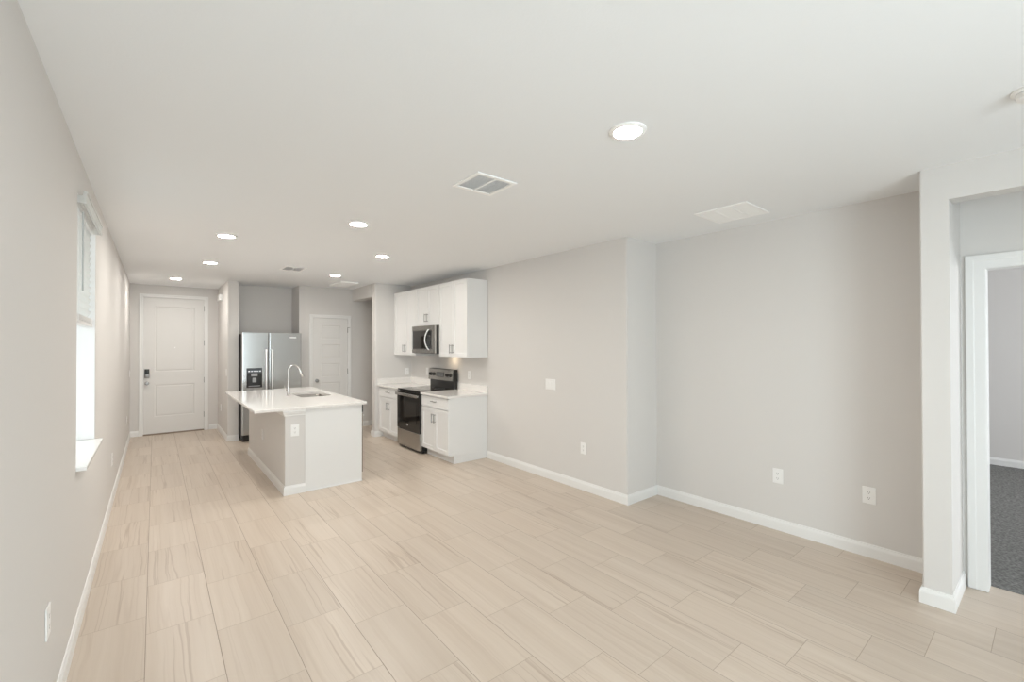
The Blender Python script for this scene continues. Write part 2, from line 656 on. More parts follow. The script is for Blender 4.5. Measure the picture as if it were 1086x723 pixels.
# --- right wall with the bedroom doorway
BY0, BY1, BZ1 = -0.56, 0.308, 2.105       # clear opening
bm = bmesh.new()
box(bm, XR, XR + T, BY1, YJ, 0, H)
box(bm, XR, XR + T, -1.0, BY0, 0, H)
box(bm, XR, XR + T, BY0, BY1, BZ1, H)
struct(obj('wall_right', bm, M_WALL), 'blank pale wall on the right with two outlets')

# --- pier and soffit that frame the vestibule
bm = bm_box(XP, XR, YP1, YP2, 0, H)
es = [e for e in bm.edges if abs(e.verts[0].co.z - e.verts[1].co.z) > 1 and e.verts[0].co.x < XP + 0.01 and e.verts[0].co.y > YP2 - 0.01]
bmesh.ops.bevel(bm, geom=es, offset=0.008, segments=3, affect='EDGES')
struct(obj('wall_pier', bm, M_WALL, smooth=True), 'narrow pier wall beside the bedroom doorway')
struct(obj('trim_2', bm_box(XP, XP + 0.13, -0.655, YP1, 2.478, H), M_WALL), 'header joining the pier over the vestibule')
struct(obj('wall_vestibule', bm_box(XP, XR, YBK - 0.15, -0.655, 0, H), M_WALL))

# --- bedroom shell
bm = bmesh.new()
box(bm, 9.0, 9.12, -3.2, 2.6, 0, H)
struct(obj('wall_bedroom_far', bm, M_WALL), 'grey wall seen through the doorway beyond the carpet')
struct(obj('wall_bedroom_side', bm_box(XR + T, 9.12, 2.5, 2.6, 0, H), M_WALL))
bm = bmesh.new()
box(bm, XR, 6.1, -3.1, -3.0, 0, H)
box(bm, 7.7, 9.12, -3.1, -3.0, 0, H)
box(bm, 6.1, 7.7, -3.1, -3.0, 0, 0.75)
box(bm, 6.1, 7.7, -3.1, -3.0, 2.25, H)
struct(obj('wall_bedroom_fill_gap', bm, M_WALL))  # unseen wall, its opening added to let the bedroom fill in
struct(obj('wall_bedroom_near', bm_box(XR, XR + T, -3.0, -1.0, 0, H), M_WALL))

# --- ground outside
struct(obj('ground', bm_box(-14, 18, -16, 24, -0.35, -0.12), M_GROUND))


# --- baseboards (outwards is to the right of the walking direction)
def baseboard(name, pts):
    bm = bmesh.new()
    sweep_profile(bm, pts, BASE_PROF)
    return struct(obj(name, bm, M_TRIM))


CY = YB - 0.004
baseboard('baseboard_left', [(0, YBK), (0, YB), (0.118, YB)])
baseboard('baseboard_entry', [(1.148, YB), (XH, YB), (XH, YH), (XHE, YH)])
baseboard('baseboard_pantry', [(XA, YP), (2.545, YP)])
baseboard('baseboard_hall', [(3.315, YP), (XHALL, YP), (XHALL, YKJ), (XK, YKJ), (XK, YK), (3.474, YK)])
baseboard('baseboard_right', [(XW, 5.122), (XW, YJ), (XR, YJ), (XR, YP2), (XP, YP2), (XP, YP1), (XR - 0.014, YP1)])
baseboard('baseboard_bedroom', [(9.0, 2.5), (9.0, -3.0)])


# ------------------------------------------------------------------ doors
def casing_profile_bm(mp, u0, u1, w1, width=0.058, t=0.017, w0=0.0):
    """three sided casing around an opening u0..u1, top w1; mp(u, w, d) with d out of the wall"""
    bm = bmesh.new()
    prof = [(0.0, 0.0), (0.0, t * 0.6), (0.006, t * 0.75), (width * 0.55, t * 0.8), (width * 0.62, t), (width - 0.004, t), (width, t * 0.85), (width, 0.0)]
    path = [((u0, w0), (-1, 0)), ((u0, w1), (-1, 1)), ((u1, w1), (1, 1)), ((u1, w0), (1, 0))]
    rings = []
    for (u, w), (du, dw) in path:
        rings.append([bm.verts.new(mp(u + du * a, w + dw * a, b)) for a, b in prof])
    k = len(prof)
    for a, b in zip(rings, rings[1:]):
        for i in range(k):
            j = (i + 1) % k
            bm.faces.new((a[i], a[j], b[j], b[i]))
    bm.faces.new(rings[0])
    bm.faces.new(rings[-1])
    return bm


def jamb_bm(mp, u0, u1, w1, d0, d1, th=0.018):
    bm = bmesh.new()

    def bx(a, b, c, d):
        p = mp(a, c, d0)
        q = mp(b, d, d1)
        box(bm, p[0], q[0], p[1], q[1], p[2], q[2], 0.001, 1)
    bx(u0 - th, u0, 0.0, w1 + th)
    bx(u1, u1 + th, 0.0, w1 + th)
    bx(u0, u1, w1, w1 + th)
    return bm


# front door
d1 = thing('door_1', 'tall white two panel front door with keypad lock', 'door', (0.626, YB, 0))
struct(d1)
del d1['category']
mpF = lambda u, w, d: Vector((u, YB - d, w))
obj('casing', casing_profile_bm(mpF, FX0 + 0.002, FX1 - 0.002, FZ1 - 0.002), M_TRIM, d1)
mpF2 = lambda u, w, d: Vector((u, YB + 0.062 - d, w))
bm = bmesh.new()
panel_slab(bm, mpF2, FX0 + 0.004, FX1 - 0.004, 0.022, FZ1 - 0.006, 0.045,
           [(0.335, 0.925, 1.13, 2.312), (0.335, 0.925, 0.318, 0.898)],
           [(0.012, 0.0055), (0.022, 0.0065), (0.034, 0.0015), (0.05, 0.001)])
slab = obj('door_slab', bm, M_DOOR, d1)
obj('jamb', jamb_bm(lambda u, w, d: Vector((u, YB + d, w)), FX0 + 0.002, FX1 - 0.002, FZ1 - 0.002, 0.001, 0.14, 0.012), M_TRIM, d1)
obj('threshold', bm_box(FX0 + 0.004, FX1 - 0.004, YB - 0.004, YB + 0.1, 0.0005, 0.014, 0.003), M_THRESH, d1)
YD = YB + 0.017
kp = obj('keypad_lock', bm_box(0.197, 0.268, YD - 0.026, YD - 0.0002, 1.022, 1.186, 0.008, 3), M_NICKEL, d1, True)
obj('keypad_face', bm_box(0.203, 0.262, YD - 0.029, YD - 0.0255, 1.088, 1.178, 0.001, 1), M_BLACKGL, kp)
bm = bmesh.new()
lathe(bm, [(0.0, 0.0), (0.033, 0.0), (0.033, 0.006), (0.014, 0.010), (0.012, 0.032), (0.026, 0.042), (0.029, 0.055), (0.024, 0.066), (0.0, 0.069)], (0.231, YD, 0.928), '-Y', 24)
obj('door_knob', bm, M_NICKEL, d1, True)
bm = bmesh.new()
lathe(bm, [(0.0, 0.0), (0.011, 0.0), (0.010, 0.004), (0.0, 0.005)], (0.626, YD, 1.563), '-Y', 16)
obj('peephole', bm, M_HANDLE, d1, True)
bm = bmesh.new()
for z in (0.25, 0.9, 1.6, 2.25):
    lathe(bm, [(0.0, 0.0), (0.006, 0.0), (0.006, 0.1), (0.0, 0.1)], (FX1 - 0.005, YB + 0.010, z), 'Z', 10)
obj('hinge', bm, M_NICKEL, d1, True)

# pantry door
d2 = thing('door_2', 'narrow white five panel pantry door with a round knob', 'door', (2.93, YP, 0))
struct(d2)
del d2['category']
mpP = lambda u, w, d: Vector((u, YP - d, w))
PX0, PX1, PZ1 = 2.608, 3.250, 2.112
obj('casing', casing_profile_bm(mpP, PX0, PX1, PZ1, 0.060), M_TRIM, d2)
obj('jamb', jamb_bm(lambda u, w, d: Vector((u, YP + d, w)), PX0, PX1, PZ1, 0.001, 0.118, 0.007), M_TRIM, d2)
bm = bmesh.new()
pans = [(2.752, 3.112, 1.972 - 0.357 * i - 0.255, 1.972 - 0.357 * i) for i in range(5)]
panel_slab(bm, lambda u, w, d: Vector((u, YP + 0.042 - d, w)), PX0 + 0.003, PX1 - 0.003, 0.012, PZ1 - 0.003, 0.035, pans,
           [(0.009, 0.0055), (0.016, 0.0065), (0.030, 0.002), (0.04, 0.0015)])
obj('door_slab', bm, M_DOOR, d2)
bm = bmesh.new()
lathe(bm, [(0.0, 0.0), (0.032, 0.0), (0.032, 0.006), (0.013, 0.010), (0.012, 0.03), (0.026, 0.040), (0.029, 0.054), (0.023, 0.064), (0.0, 0.067)], (2.682, YP + 0.0072, 0.942), '-Y', 24)
obj('door_knob', bm, M_NICKEL, d2, True)
for z in (0.22, 1.05, 1.84):
    bm = bmesh.new()
    lathe(bm, [(0.0, 0.0), (0.0075, 0.0), (0.0075, 0.1), (0.0, 0.1)], (PX1 - 0.002, YP - 0.004, z), 'Z', 10)
    obj('hinge', bm, M_NICKEL, d2, True)
bm = bmesh.new()
tube(bm, [(PX1 - 0.002, YP - 0.010, 1.935), (PX1 - 0.002, YP - 0.055, 1.938), (PX1 + 0.004, YP - 0.062, 1.938)], 0.004, 8)
tube(bm, [(PX1 - 0.002, YP - 0.012, 1.935), (PX1 + 0.035, YP - 0.030, 1.938)], 0.0035, 8)
lathe(bm, [(0.0, 0.0), (0.0075, 0.0), (0.0075, 0.008), (0.0, 0.008)], (PX1 - 0.002, YP - 0.010, 1.936), 'Z', 10)
obj('door_stop', bm, M_NICKEL, d2, True)

# bedroom doorway (open)
d3 = thing('door_3', 'open white cased doorway to the carpeted room', 'doorway', (XR, -0.12, 0))
struct(d3)
del d3['category']
mpB = lambda u, w, d: Vector((XR - d, u, w))
obj('casing', casing_profile_bm(mpB, BY0 + 0.012, BY1 - 0.012, BZ1 - 0.012, 0.094, 0.017, 0.002), M_TRIM, d3)
obj('jamb', jamb_bm(lambda u, w, d: Vector((XR + d, u, w)), BY0 + 0.012, BY1 - 0.012, BZ1 - 0.012, 0.001, T - 0.001, 0.011), M_TRIM, d3)
obj('casing', casing_profile_bm(lambda u, w, d: Vector((XR + T + d, u, w)), BY0 + 0.012, BY1 - 0.012, BZ1 - 0.012, 0.06, 0.017, 0.004), M_TRIM, d3)

# ------------------------------------------------------------------ windows
w1 = thing('window_1', 'tall white window with a deep sill in the left wall', 'window', (-0.1, 3.92, WZ0))
struct(w1)
del w1['category']
bm = bmesh.new()
GX = -0.225
for a, b_, c, d_ in ((WY0 + .001, WY0 + 0.05, WZ0 + 0.024, WZ1 - .001), (WY1 - 0.05, WY1 - .001, WZ0 + 0.024, WZ1 - .001),
                     (WY0 + 0.05, WY1 - 0.05, WZ0 + 0.024, WZ0 + 0.08), (WY0 + 0.05, WY1 - 0.05, WZ1 - 0.05, WZ1 - .001),
                     (WY0 + 0.05, WY1 - 0.05, 1.66, 1.71)):
    box(bm, GX - 0.024, GX + 0.035, a, b_, c, d_, 0.003, 1)
fr = obj('window_frame', bm, M_VINYL, w1)
obj('pane', bm_box(GX, GX + 0.006, WY0 + 0.05, WY1 - 0.05, WZ0 + 0.08, 1.66), M_GLASS, fr)
obj('pane', bm_box(GX, GX + 0.006, WY0 + 0.05, WY1 - 0.05, 1.71, WZ1 - 0.05), M_GLASS, fr)
obj('sill', bm_box(-0.20, 0.044, WY0 + 0.001, WY1 - 0.001, WZ0 + 0.001, WZ0 + 0.024, 0.004, 2), M_SILL, w1)
bm = bmesh.new()
box(bm, -0.19, -0.0005, WY1 - 0.009, WY1 - 0.0005, WZ0 + 0.026, WZ1 - 0.010)
box(bm, -0.19, -0.0005, WY0 + 0.0005, WY0 + 0.009, WZ0 + 0.026, WZ1 - 0.010)
box(bm, -0.19, -0.0005, WY0 + 0.0005, WY1 - 0.0005, WZ1 - 0.009, WZ1 - 0.0005)
obj('reveal', bm, M_VINYL, w1)

w2 = thing('window_2', 'sliding glass door behind the viewpoint', 'sliding door', (1.275, YBK, 0))
struct(w2)
del w2['category']
bm = bmesh.new()
for a, b_, c, d_, dy in ((SX0, SX0 + 0.06, 0.002, SZ1, 0), (SX1 - 0.06, SX1, 0.002, SZ1, 0), (SX0 + 0.06, SX1 - 0.06, 0.002, 0.08, 0),
                         (SX0 + 0.06, SX1 - 0.06, SZ1 - 0.06, SZ1, 0), (1.245, 1.305, 0.08, SZ1 - 0.06, 0)):
    box(bm, a, b_, YBK - 0.1, YBK - 0.04, c, d_, 0.003, 1)
fr = obj('window_frame', bm, M_VINYL, w2)
obj('pane', bm_box(SX0 + 0.06, 1.245, YBK - 0.075, YBK - 0.069, 0.08, SZ1 - 0.06), M_GLASS, fr)
obj('pane', bm_box(1.305, SX1 - 0.06, YBK - 0.075, YBK - 0.069, 0.08, SZ1 - 0.06), M_GLASS, fr)

# blind hung in the left window: half lowered
bl = thing('window_blind', 'white slatted blind half lowered in the left window', 'blind', (-0.02, 3.92, 2.4))
VY0, VY1 = WY0 + 0.012, WY1 - 0.012
bm = bmesh.new()
box(bm, 0.022, 0.036, VY0 - 0.004, 4.375, 2.405, 2.472, 0.003, 2)
box(bm, 0.022, 0.042, VY0 - 0.006, 4.378, 2.462, 2.474, 0.004, 2)
box(bm, -0.02, 0.024, VY0 - 0.004, VY0 + 0.008, 2.407, WZ1 - 0.012)
box(bm, -0.02, 0.024, 4.363, 4.375, 2.407, WZ1 - 0.012)
obj('valance', bm, M_BLIND, bl)
obj('headrail', bm_box(-0.062, -0.012, VY0, VY1, 2.405, WZ1 - 0.0095, 0.002, 1), M_VINYL, bl)
bm = bmesh.new()
z = 2.388
while z > 1.80:
    # each slat is a thin curved strip tilted nearly shut
    n = 6
    tilt = R(64)
    rows = []
    for k in range(n + 1):
        s = (k / n - 0.5) * 0.050
        bow = 0.003 * (1 - (2 * k / n - 1) ** 2)
        dx = s * cos(tilt) + bow * sin(tilt)
        dz = s * sin(tilt) - bow * cos(tilt)
        rows.append([[bm.verts.new((-0.037 + dx + th * sin(tilt), y, z + dz - th * cos(tilt))) for y in (VY0 + 0.002, VY1 - 0.001)] for th in (0, 0.0026)])
    for a, b_ in zip(rows, rows[1:]):
        bm.faces.new((a[0][0], a[0][1], b_[0][1], b_[0][0]))
        bm.faces.new((a[1][1], a[1][0], b_[1][0], b_[1][1]))
        for e in (0, 1):
            bm.faces.new((a[0][e], b_[0][e], b_[1][e], a[1][e]))
    for rw in (rows[0], rows[-1]):
        bm.faces.new((rw[0][0], rw[1][0], rw[1][1], rw[0][1]))
    z -= 0.043
obj('slats', bm, M_BLIND, bl, True)
bm = bmesh.new()
for k in range(8):
    box(bm, -0.062, -0.012, VY0 + 0.004, VY1 - 0.004, 1.764 + 0.004 * k, 1.767 + 0.004 * k)
obj('slat_stack', bm, M_VINYL, bl)
obj('bottom_rail', bm_box(-0.062, -0.012, VY0 + 0.002, VY1 - 0.002, 1.738, 1.762, 0.003, 2), M_VINYL, bl)
for y in (VY0 + 0.15, VY1 - 0.15):
    bm = bmesh.new()
    tube(bm, [(-0.0085, y, 2.405), (-0.0085, y, 1.75)], 0.0012, 6)
    obj('ladder_cord', bm, M_VINYL, bl)
bm = bmesh.new()
tube(bm, [(0.004, 3.62, 2.395), (0.006, 3.62, 2.37), (0.006, 3.62, 1.93)], [0.003, 0.0045, 0.0045], 8)
obj('tilt_wand', bm, M_WAND, bl, True)


# ------------------------------------------------------------------ kitchen fronts
def pull(bm, mp, u, w, length, vertical=True, off=0.03):
    """bow pull: two posts and a bar"""
    h = length / 2
    if vertical:
        a, b_ = (u, w - h), (u, w + h)
        p, q = (u, w - h + 0.012), (u, w + h - 0.012)
    else:
        a, b_ = (u - h, w), (u + h, w)
        p, q = (u - h + 0.012, w), (u + h - 0.012, w)
    tube(bm, [mp(a[0], a[1], off), mp(b_[0], b_[1], off)], 0.0062, 10)
    for c in (p, q):
        tube(bm, [mp(c[0], c[1], 0.0), mp(c[0], c[1], off)], 0.005, 8)


DT = 0.019        # door thickness


def shaker(name, mp, u0, u1, w0, w1, parent, rail=0.056, flat=False):
    bm = bmesh.new()
    if flat:
        panel_slab(bm, mp, u0, u1, w0, w1, DT, [(u0 + 0.028, u1 - 0.028, w0 + 0.028, w1 - 0.028)], [(0.001, 0.003), (0.004, 0.0032)])
    else:
        panel_slab(bm, mp, u0, u1, w0, w1, DT, [(u0 + rail, u1 - rail, w0 + rail, w1 - rail)], [(0.0015, 0.009), (0.004, 0.0095)])
    return obj(name, bm, M_CAB, parent)


def base_cabinet(y0, y1, label, end_toe=False, filler=0.0):
    xb = 3.403
    t = thing('base_cabinet', label, 'cabinet', (3.7, (y0 + y1) / 2, 0), 'white base cabinets along the kitchen wall')
    bm = bmesh.new()
    box(bm, xb, XW - 0.001, y0, y1, 0.112, 0.884, 0.001, 1)
    obj('carcass', bm, M_CAB, t)
    obj('toe_kick', bm_box(xb + 0.073, XW - 0.001, y0, y1, 0.0005, 0.1115), M_CAB, t)
    mp = lambda u, w, d: Vector((xb - d, u, w))
    g = 0.003
    f1 = y1 - filler
    dr = shaker('drawer', mp, y0 + g, f1 - g, 0.722, 0.872, t, flat=True)
    hb = bmesh.new()
    pull(hb, lambda u, w, d: mp(u, w, d + DT), (y0 + f1) / 2, 0.812, 0.125, False)
    obj('handle', hb, M_NICKEL, dr, True)
    mid = (y0 + f1) / 2
    for a, b_, hu in ((y0 + g, mid - g / 2, mid - 0.034), (mid + g / 2, f1 - g, mid + 0.034)):
        dd = shaker('door', mp, a, b_, 0.122, 0.714, t)
        hb = bmesh.new()
        pull(hb, lambda u, w, d: mp(u, w, d + DT), hu, 0.577, 0.125, True)
        obj('handle', hb, M_NICKEL, dd, True)
    if filler:
        obj('filler_strip', bm_box(xb - 0.004, xb - 0.0002, f1, y1, 0.122, 0.872), M_CAB, t)
    return t


RY0, RY1 = 5.885, 6.648      # range
base_cabinet(5.125, RY0 - 0.004, 'white base cabinet right of the stove with drawer over two doors')
base_cabinet(RY1 + 0.004, YK - 0.001, 'white base cabinet left of the stove at the end wall', filler=0.055)


def worktop(y0, y1, label, side_splash):
    t = thing('worktop', label, 'countertop', (3.7, (y0 + y1) / 2, 0.885), 'white quartz worktops beside the stove')
    obj('slab', bm_box(3.362, XW - 0.001, y0, y1, 0.885, 0.9145, 0.003, 2), M_QUARTZ, t)
    obj('backsplash', bm_box(XW - 0.021, XW - 0.001, y0, y1 - (0.0 if not side_splash else 0.0), 0.9148, 1.018, 0.002, 2), M_QUARTZ, t)
    if side_splash:
        obj('side_splash', bm_box(3.372, XW - 0.022, y1 - 0.021, y1 - 0.001, 0.9148, 1.018, 0.002, 2), M_QUARTZ, t)
    return t


worktop(5.108, RY0 - 0.003, 'white worktop with low backsplash right of the stove', False)
worktop(RY1 + 0.003, YK - 0.001, 'white worktop with low splash left of the stove in the corner', True)


def wall_cabinet(y0, y1, z0, z1, label, hz, filler=0.0):
    xu = 3.692
    t = thing('wall_cabinet', label, 'cabinet', (3.86, (y0 + y1) / 2, z0), 'white wall cabinets over the kitchen run')
    obj('carcass', bm_box(xu, XW - 0.001, y0, y1, z0, z1, 0.001, 1), M_CAB, t)
    mp = lambda u, w, d: Vector((xu - d, u, w))
    g = 0.003
    f1 = y1 - filler
    mid = (y0 + f1) / 2
    for a, b_, hu in ((y0 + g, mid - g / 2, mid - 0.034), (mid + g / 2, f1 - g, mid + 0.034)):
        dd = shaker('door', mp, a, b_, z0 + 0.003, z1 - 0.003, t)
        hb = bmesh.new()
        pull(hb, lambda u, w, d: mp(u, w, d + DT), hu, hz, 0.125, True)
        obj('handle', hb, M_NICKEL, dd, True)
    if filler:
        obj('filler_strip', bm_box(xu - 0.004, xu - 0.0002, f1, y1, z0, z1), M_CAB, t)
    return t


UZ0, UZ1 = 1.4265, 2.524
wall_cabinet(5.109, 5.881, UZ0, UZ1, 'tall white wall cabinet right of the microwave with a plain side panel', 1.545)
wall_cabinet(5.883, 6.633, 1.905, UZ1, 'short white wall cabinet directly above the microwave', 2.03)
wall_cabinet(6.635, YK - 0.001, UZ0, UZ1, 'tall white wall cabinet left of the microwave in the corner', 1.545, filler=0.062)

# ------------------------------------------------------------------ microwave
MX = 3.600
mw = thing('microwave', 'stainless over the range microwave with curved handle', 'microwave', (3.8, 6.26, 1.47))
MY0, MY1, MZ0, MZ1 = 5.886, 6.631, 1.472, 1.902
obj('body', bm_box(MX + 0.03, XW - 0.001, MY0, MY1, MZ0, MZ1, 0.003, 2), M_BLACK, mw)
mpM = lambda u, w, d: Vector((MX + 0.029 - d, u, w))
bm = bmesh.new()
panel_slab(bm, mpM, MY0, MY1, MZ0 + 0.004, MZ1 - 0.002, 0.03, [(MY0 + 0.085, MY1 - 0.012, MZ0 + 0.062, MZ1 - 0.07)], [(0.003, 0.006), (0.005, 0.007)])
dm = obj('door', bm, M_STEEL, mw)
obj('window', bm_box(MX + 0.004, MX + 0.0065, MY0 + 0.215, MY1 - 0.020, MZ0 + 0.070, MZ1 - 0.078, 0.0005, 1), M_DARKWIN, dm)
obj('control_panel', bm_box(MX + 0.003, MX + 0.0065, MY0 + 0.092, MY0 + 0.213, MZ0 + 0.070, MZ1 - 0.078, 0.0005, 1), M_BLACKGL, dm)
bm = bmesh.new()
pts = []
for i in range(15):
    a = i / 14
    pts.append((MX - 0.004 - 0.05 * sin(pi * a) ** 0.7, MY0 + 0.17 + 0.035 * sin(pi * a), MZ0 + 0.055 + 0.315 * a))
tube(bm, pts, 0.010, 12)
obj('handle', bm, M_HANDLE, dm, True)
obj('vent_grille', bm_box(MX + 0.03, MX + 0.38, MY0 + 0.02, MY1 - 0.02, MZ0 - 0.006, MZ0 - 0.0004, 0.001, 1), M_GREYPL, mw)
obj('cooktop_lamp', bm_box(3.87, 3.94, MY0 + 0.05, MY0 + 0.17, MZ0 - 0.0085, MZ0 - 0.0062), M_HOOD, mw)

# ------------------------------------------------------------------ range
rg = thing('range', 'freestanding stainless electric range with black glass oven door', 'stove', (3.7, 6.266, 0))
RX = 3.352
obj('body', bm_box(RX + 0.045, XW - 0.024, RY0, RY1, 0.03, 0.895, 0.002, 1), M_BLACK, rg)
bm = bmesh.new()
for x in (RX + 0.08, XW - 0.09):
    for y in (RY0 + 0.05, RY1 - 0.05):
        bm = bmesh.new()
        lathe(bm, [(0.0, 0.0), (0.018, 0.0), (0.018, 0.0295), (0.0, 0.0295)], (x, y, 0.0005), 'Z', 12)
        obj('foot', bm, M_BLACK, rg)
ct = obj('cooktop', bm_box(RX + 0.012, XW - 0.09, RY0 - 0.002, RY1 + 0.002, 0.8955, 0.921, 0.004, 2), M_BLACKGL, rg)
bm = bmesh.new()
for x, y, r in ((3.52, 6.07, 0.105), (3.52, 6.46, 0.085), (3.79, 6.07, 0.08), (3.79, 6.46, 0.105)):
    bm = bmesh.new()
    lathe(bm, [(r, 0.0), (r, 0.0004), (r - 0.004, 0.0004), (r - 0.004, 0.0)], (x, y, 0.9211), 'Z', 40, cap=False)
    obj('burner_ring', bm, M_GREYPL, ct)
mpR = lambda u, w, d: Vector((RX + 0.043 - d, u, w))
bm = bmesh.new()
panel_slab(bm, mpR, RY0 + 0.002, RY1 - 0.002, 0.305, 0.882, 0.043, [(RY0 + 0.10, RY1 - 0.10, 0.42, 0.74)], [(0.002, 0.002), (0.004, 0.0025)])
od = obj('oven_door', bm, M_BLACKGL, rg)
obj('window', bm_box(RX - 0.0002, RX + 0.0020, RY0 + 0.108, RY1 - 0.108, 0.428, 0.732, 0.0005, 1), M_DARKWIN, od)
bm = bmesh.new()
box(bm, RX - 0.046, RX - 0.030, RY0 + 0.012, RY1 - 0.012, 0.822, 0.866, 0.007, 3)
for y in (RY0 + 0.035, RY1 - 0.035):
    box(bm, RX - 0.032, RX - 0.0004, y - 0.014, y + 0.014, 0.828, 0.860, 0.003, 1)
obj('handle', bm, M_STEEL, od, True)
bm = bmesh.new()
tube(bm, [(RX - 0.0012, 6.29 + 0.03 * cos(2 * pi * i / 24), 0.383 + 0.012 * sin(2 * pi * i / 24)) for i in range(21)], 0.0022, 6)
lathe(bm, [(0.0, 0.0), (0.008, 0.0), (0.007, 0.002), (0.0, 0.0025)], (RX - 0.0003, 6.285, 0.383), '-X', 14)
obj('badge', bm, M_HANDLE, od, True)
bm = bmesh.new()
box(bm, RX + 0.001, RX + 0.043, RY0 + 0.002, RY1 - 0.002, 0.045, 0.297, 0.005, 2)
obj('storage_drawer', bm, M_STEEL, rg)
obj('kick_plate', bm_box(RX + 0.03, RX + 0.044, RY0 + 0.008, RY1 - 0.008, 0.012, 0.044), M_BLACK, rg)
# backguard: recessed black neck, leaning steel fascia with black end caps
obj('backguard', bm_box(XW - 0.085, XW - 0.0245, RY0 + 0.006, RY1 - 0.006, 0.9, 1.06, 0.003, 1), M_BLACK, rg)


def prism_x(bm, poly, y0, y1):
    a = [bm.verts.new((x, y0, z)) for x, z in poly]
    b_ = [bm.verts.new((x, y1, z)) for x, z in poly]
    n = len(poly)
    for i in range(n):
        j = (i + 1) % n
        bm.faces.new((a[i], a[j], b_[j], b_[i]))
    bm.faces.new(a)
    bm.faces.new(list(reversed(b_)))


poly = [(XW - 0.121, 1.040), (XW - 0.098, 1.212), (XW - 0.05, 1.212), (XW - 0.05, 1.040)]
bm = bmesh.new()
prism_x(bm, poly, RY0 + 0.004, RY1 - 0.004)
bmesh.ops.bevel(bm, geom=list(bm.edges), offset=0.003, segments=2, affect='EDGES')
fa = obj('control_fascia', bm, M_STEEL, rg)
bm = bmesh.new()
pe = [(XW - 0.108, 1.034), (XW - 0.088, 1.218), (XW - 0.0245, 1.218), (XW - 0.0245, 1.034)]
prism_x(bm, pe, RY0 - 0.006, RY0 + 0.003)
prism_x(bm, pe, RY1 - 0.003, RY1 + 0.006)
prism_x(bm, [(XW - 0.049, 1.06), (XW - 0.049, 1.218), (XW - 0.0245, 1.218), (XW - 0.0245, 1.06)], RY0 + 0.003, RY1 - 0.003)
obj('end_cap', bm, M_BLACK, rg)
slope = (0.023 / 0.172)
zc = 1.128
xc = XW - 0.121 + slope * (zc - 1.04)
nv = Vector((-1, 0, slope)).normalized()
for y in (RY0 + 0.075, RY0 + 0.165, RY1 - 0.165, RY1 - 0.075):
    bm = bmesh.new()
    lathe(bm, [(0.0, 0.0), (0.030, 0.0), (0.030, 0.004), (0.022, 0.008), (0.020, 0.028), (0.017, 0.031), (0.0, 0.031)], (0, 0, 0), 'Z', 24)
    box(bm, -0.004, 0.004, -0.019, 0.019, 0.030, 0.036, 0.001, 1)
    q = nv.to_track_quat('Z', 'Y').to_matrix().to_4x4()
    q.translation = Vector((xc, y, zc))
    bmesh.ops.transform(bm, matrix=q, verts=bm.verts)
    obj('knob', bm, M_BLACK, fa, True)
bm = bmesh.new()
box(bm, -0.036, 0.036, -0.115, 0.115, -0.0002, 0.0025, 0.0008, 1)
q = Matrix((Vector((-slope, 0, -1)).normalized(), Vector((0, 1, 0)), nv)).transposed().to_4x4()
q.translation = Vector((xc, 6.2665, zc))
bmesh.ops.transform(bm, matrix=q, verts=bm.verts)
ds = obj('display', bm, M_BLACKGL, fa)
bm = bmesh.new()
for r_ in range(3):
    for c_ in range(7):
        box(bm, -0.024 + r_ * 0.019, -0.014 + r_ * 0.019, -0.10 + c_ * 0.03, -0.084 + c_ * 0.03, 0.0026, 0.0032)
bmesh.ops.transform(bm, matrix=q, verts=bm.verts)
obj('button', bm, M_GREYPL, ds)

# ------------------------------------------------------------------ refrigerator
fg = thing('refrigerator', 'stainless side by side refrigerator with black water dispenser', 'refrigerator', (1.9, 8.8, 0))
FY = 8.448
fx0, fx1, fsp = 1.457, 2.362, 1.848
obj('cabinet', bm_box(fx0 + 0.004, fx1 - 0.004, FY + 0.075, YA - 0.012, 0.03, 1.792, 0.004, 2), M_DARKSIDE, fg)
obj('grille', bm_box(fx0 + 0.012, fx1 - 0.012, FY + 0.03, FY + 0.074, 0.012, 0.112, 0.003, 1), M_BLACK, fg)
bm = bmesh.new()
for x in (fx0 + 0.08, fx1 - 0.08):
    for y in (FY + 0.12, YA - 0.08):
        bm = bmesh.new()
        lathe(bm, [(0.0, 0.0), (0.02, 0.0), (0.02, 0.0295), (0.0, 0.0295)], (x, y, 0.0005), 'Z', 12)
        obj('foot', bm, M_BLACK, fg)


def fridge_door(a, b_):
    bm = bmesh.new()
    e = ((0.0, 0.008), (0.0015, 0.004), (0.004, 0.0012), (0.008, 0.0), (0.014, 0.0))
    prof = [(a + u, FY + v) for u, v in e]
    prof += [(b_ - u, FY + v) for u, v in reversed(e)]
    return prof


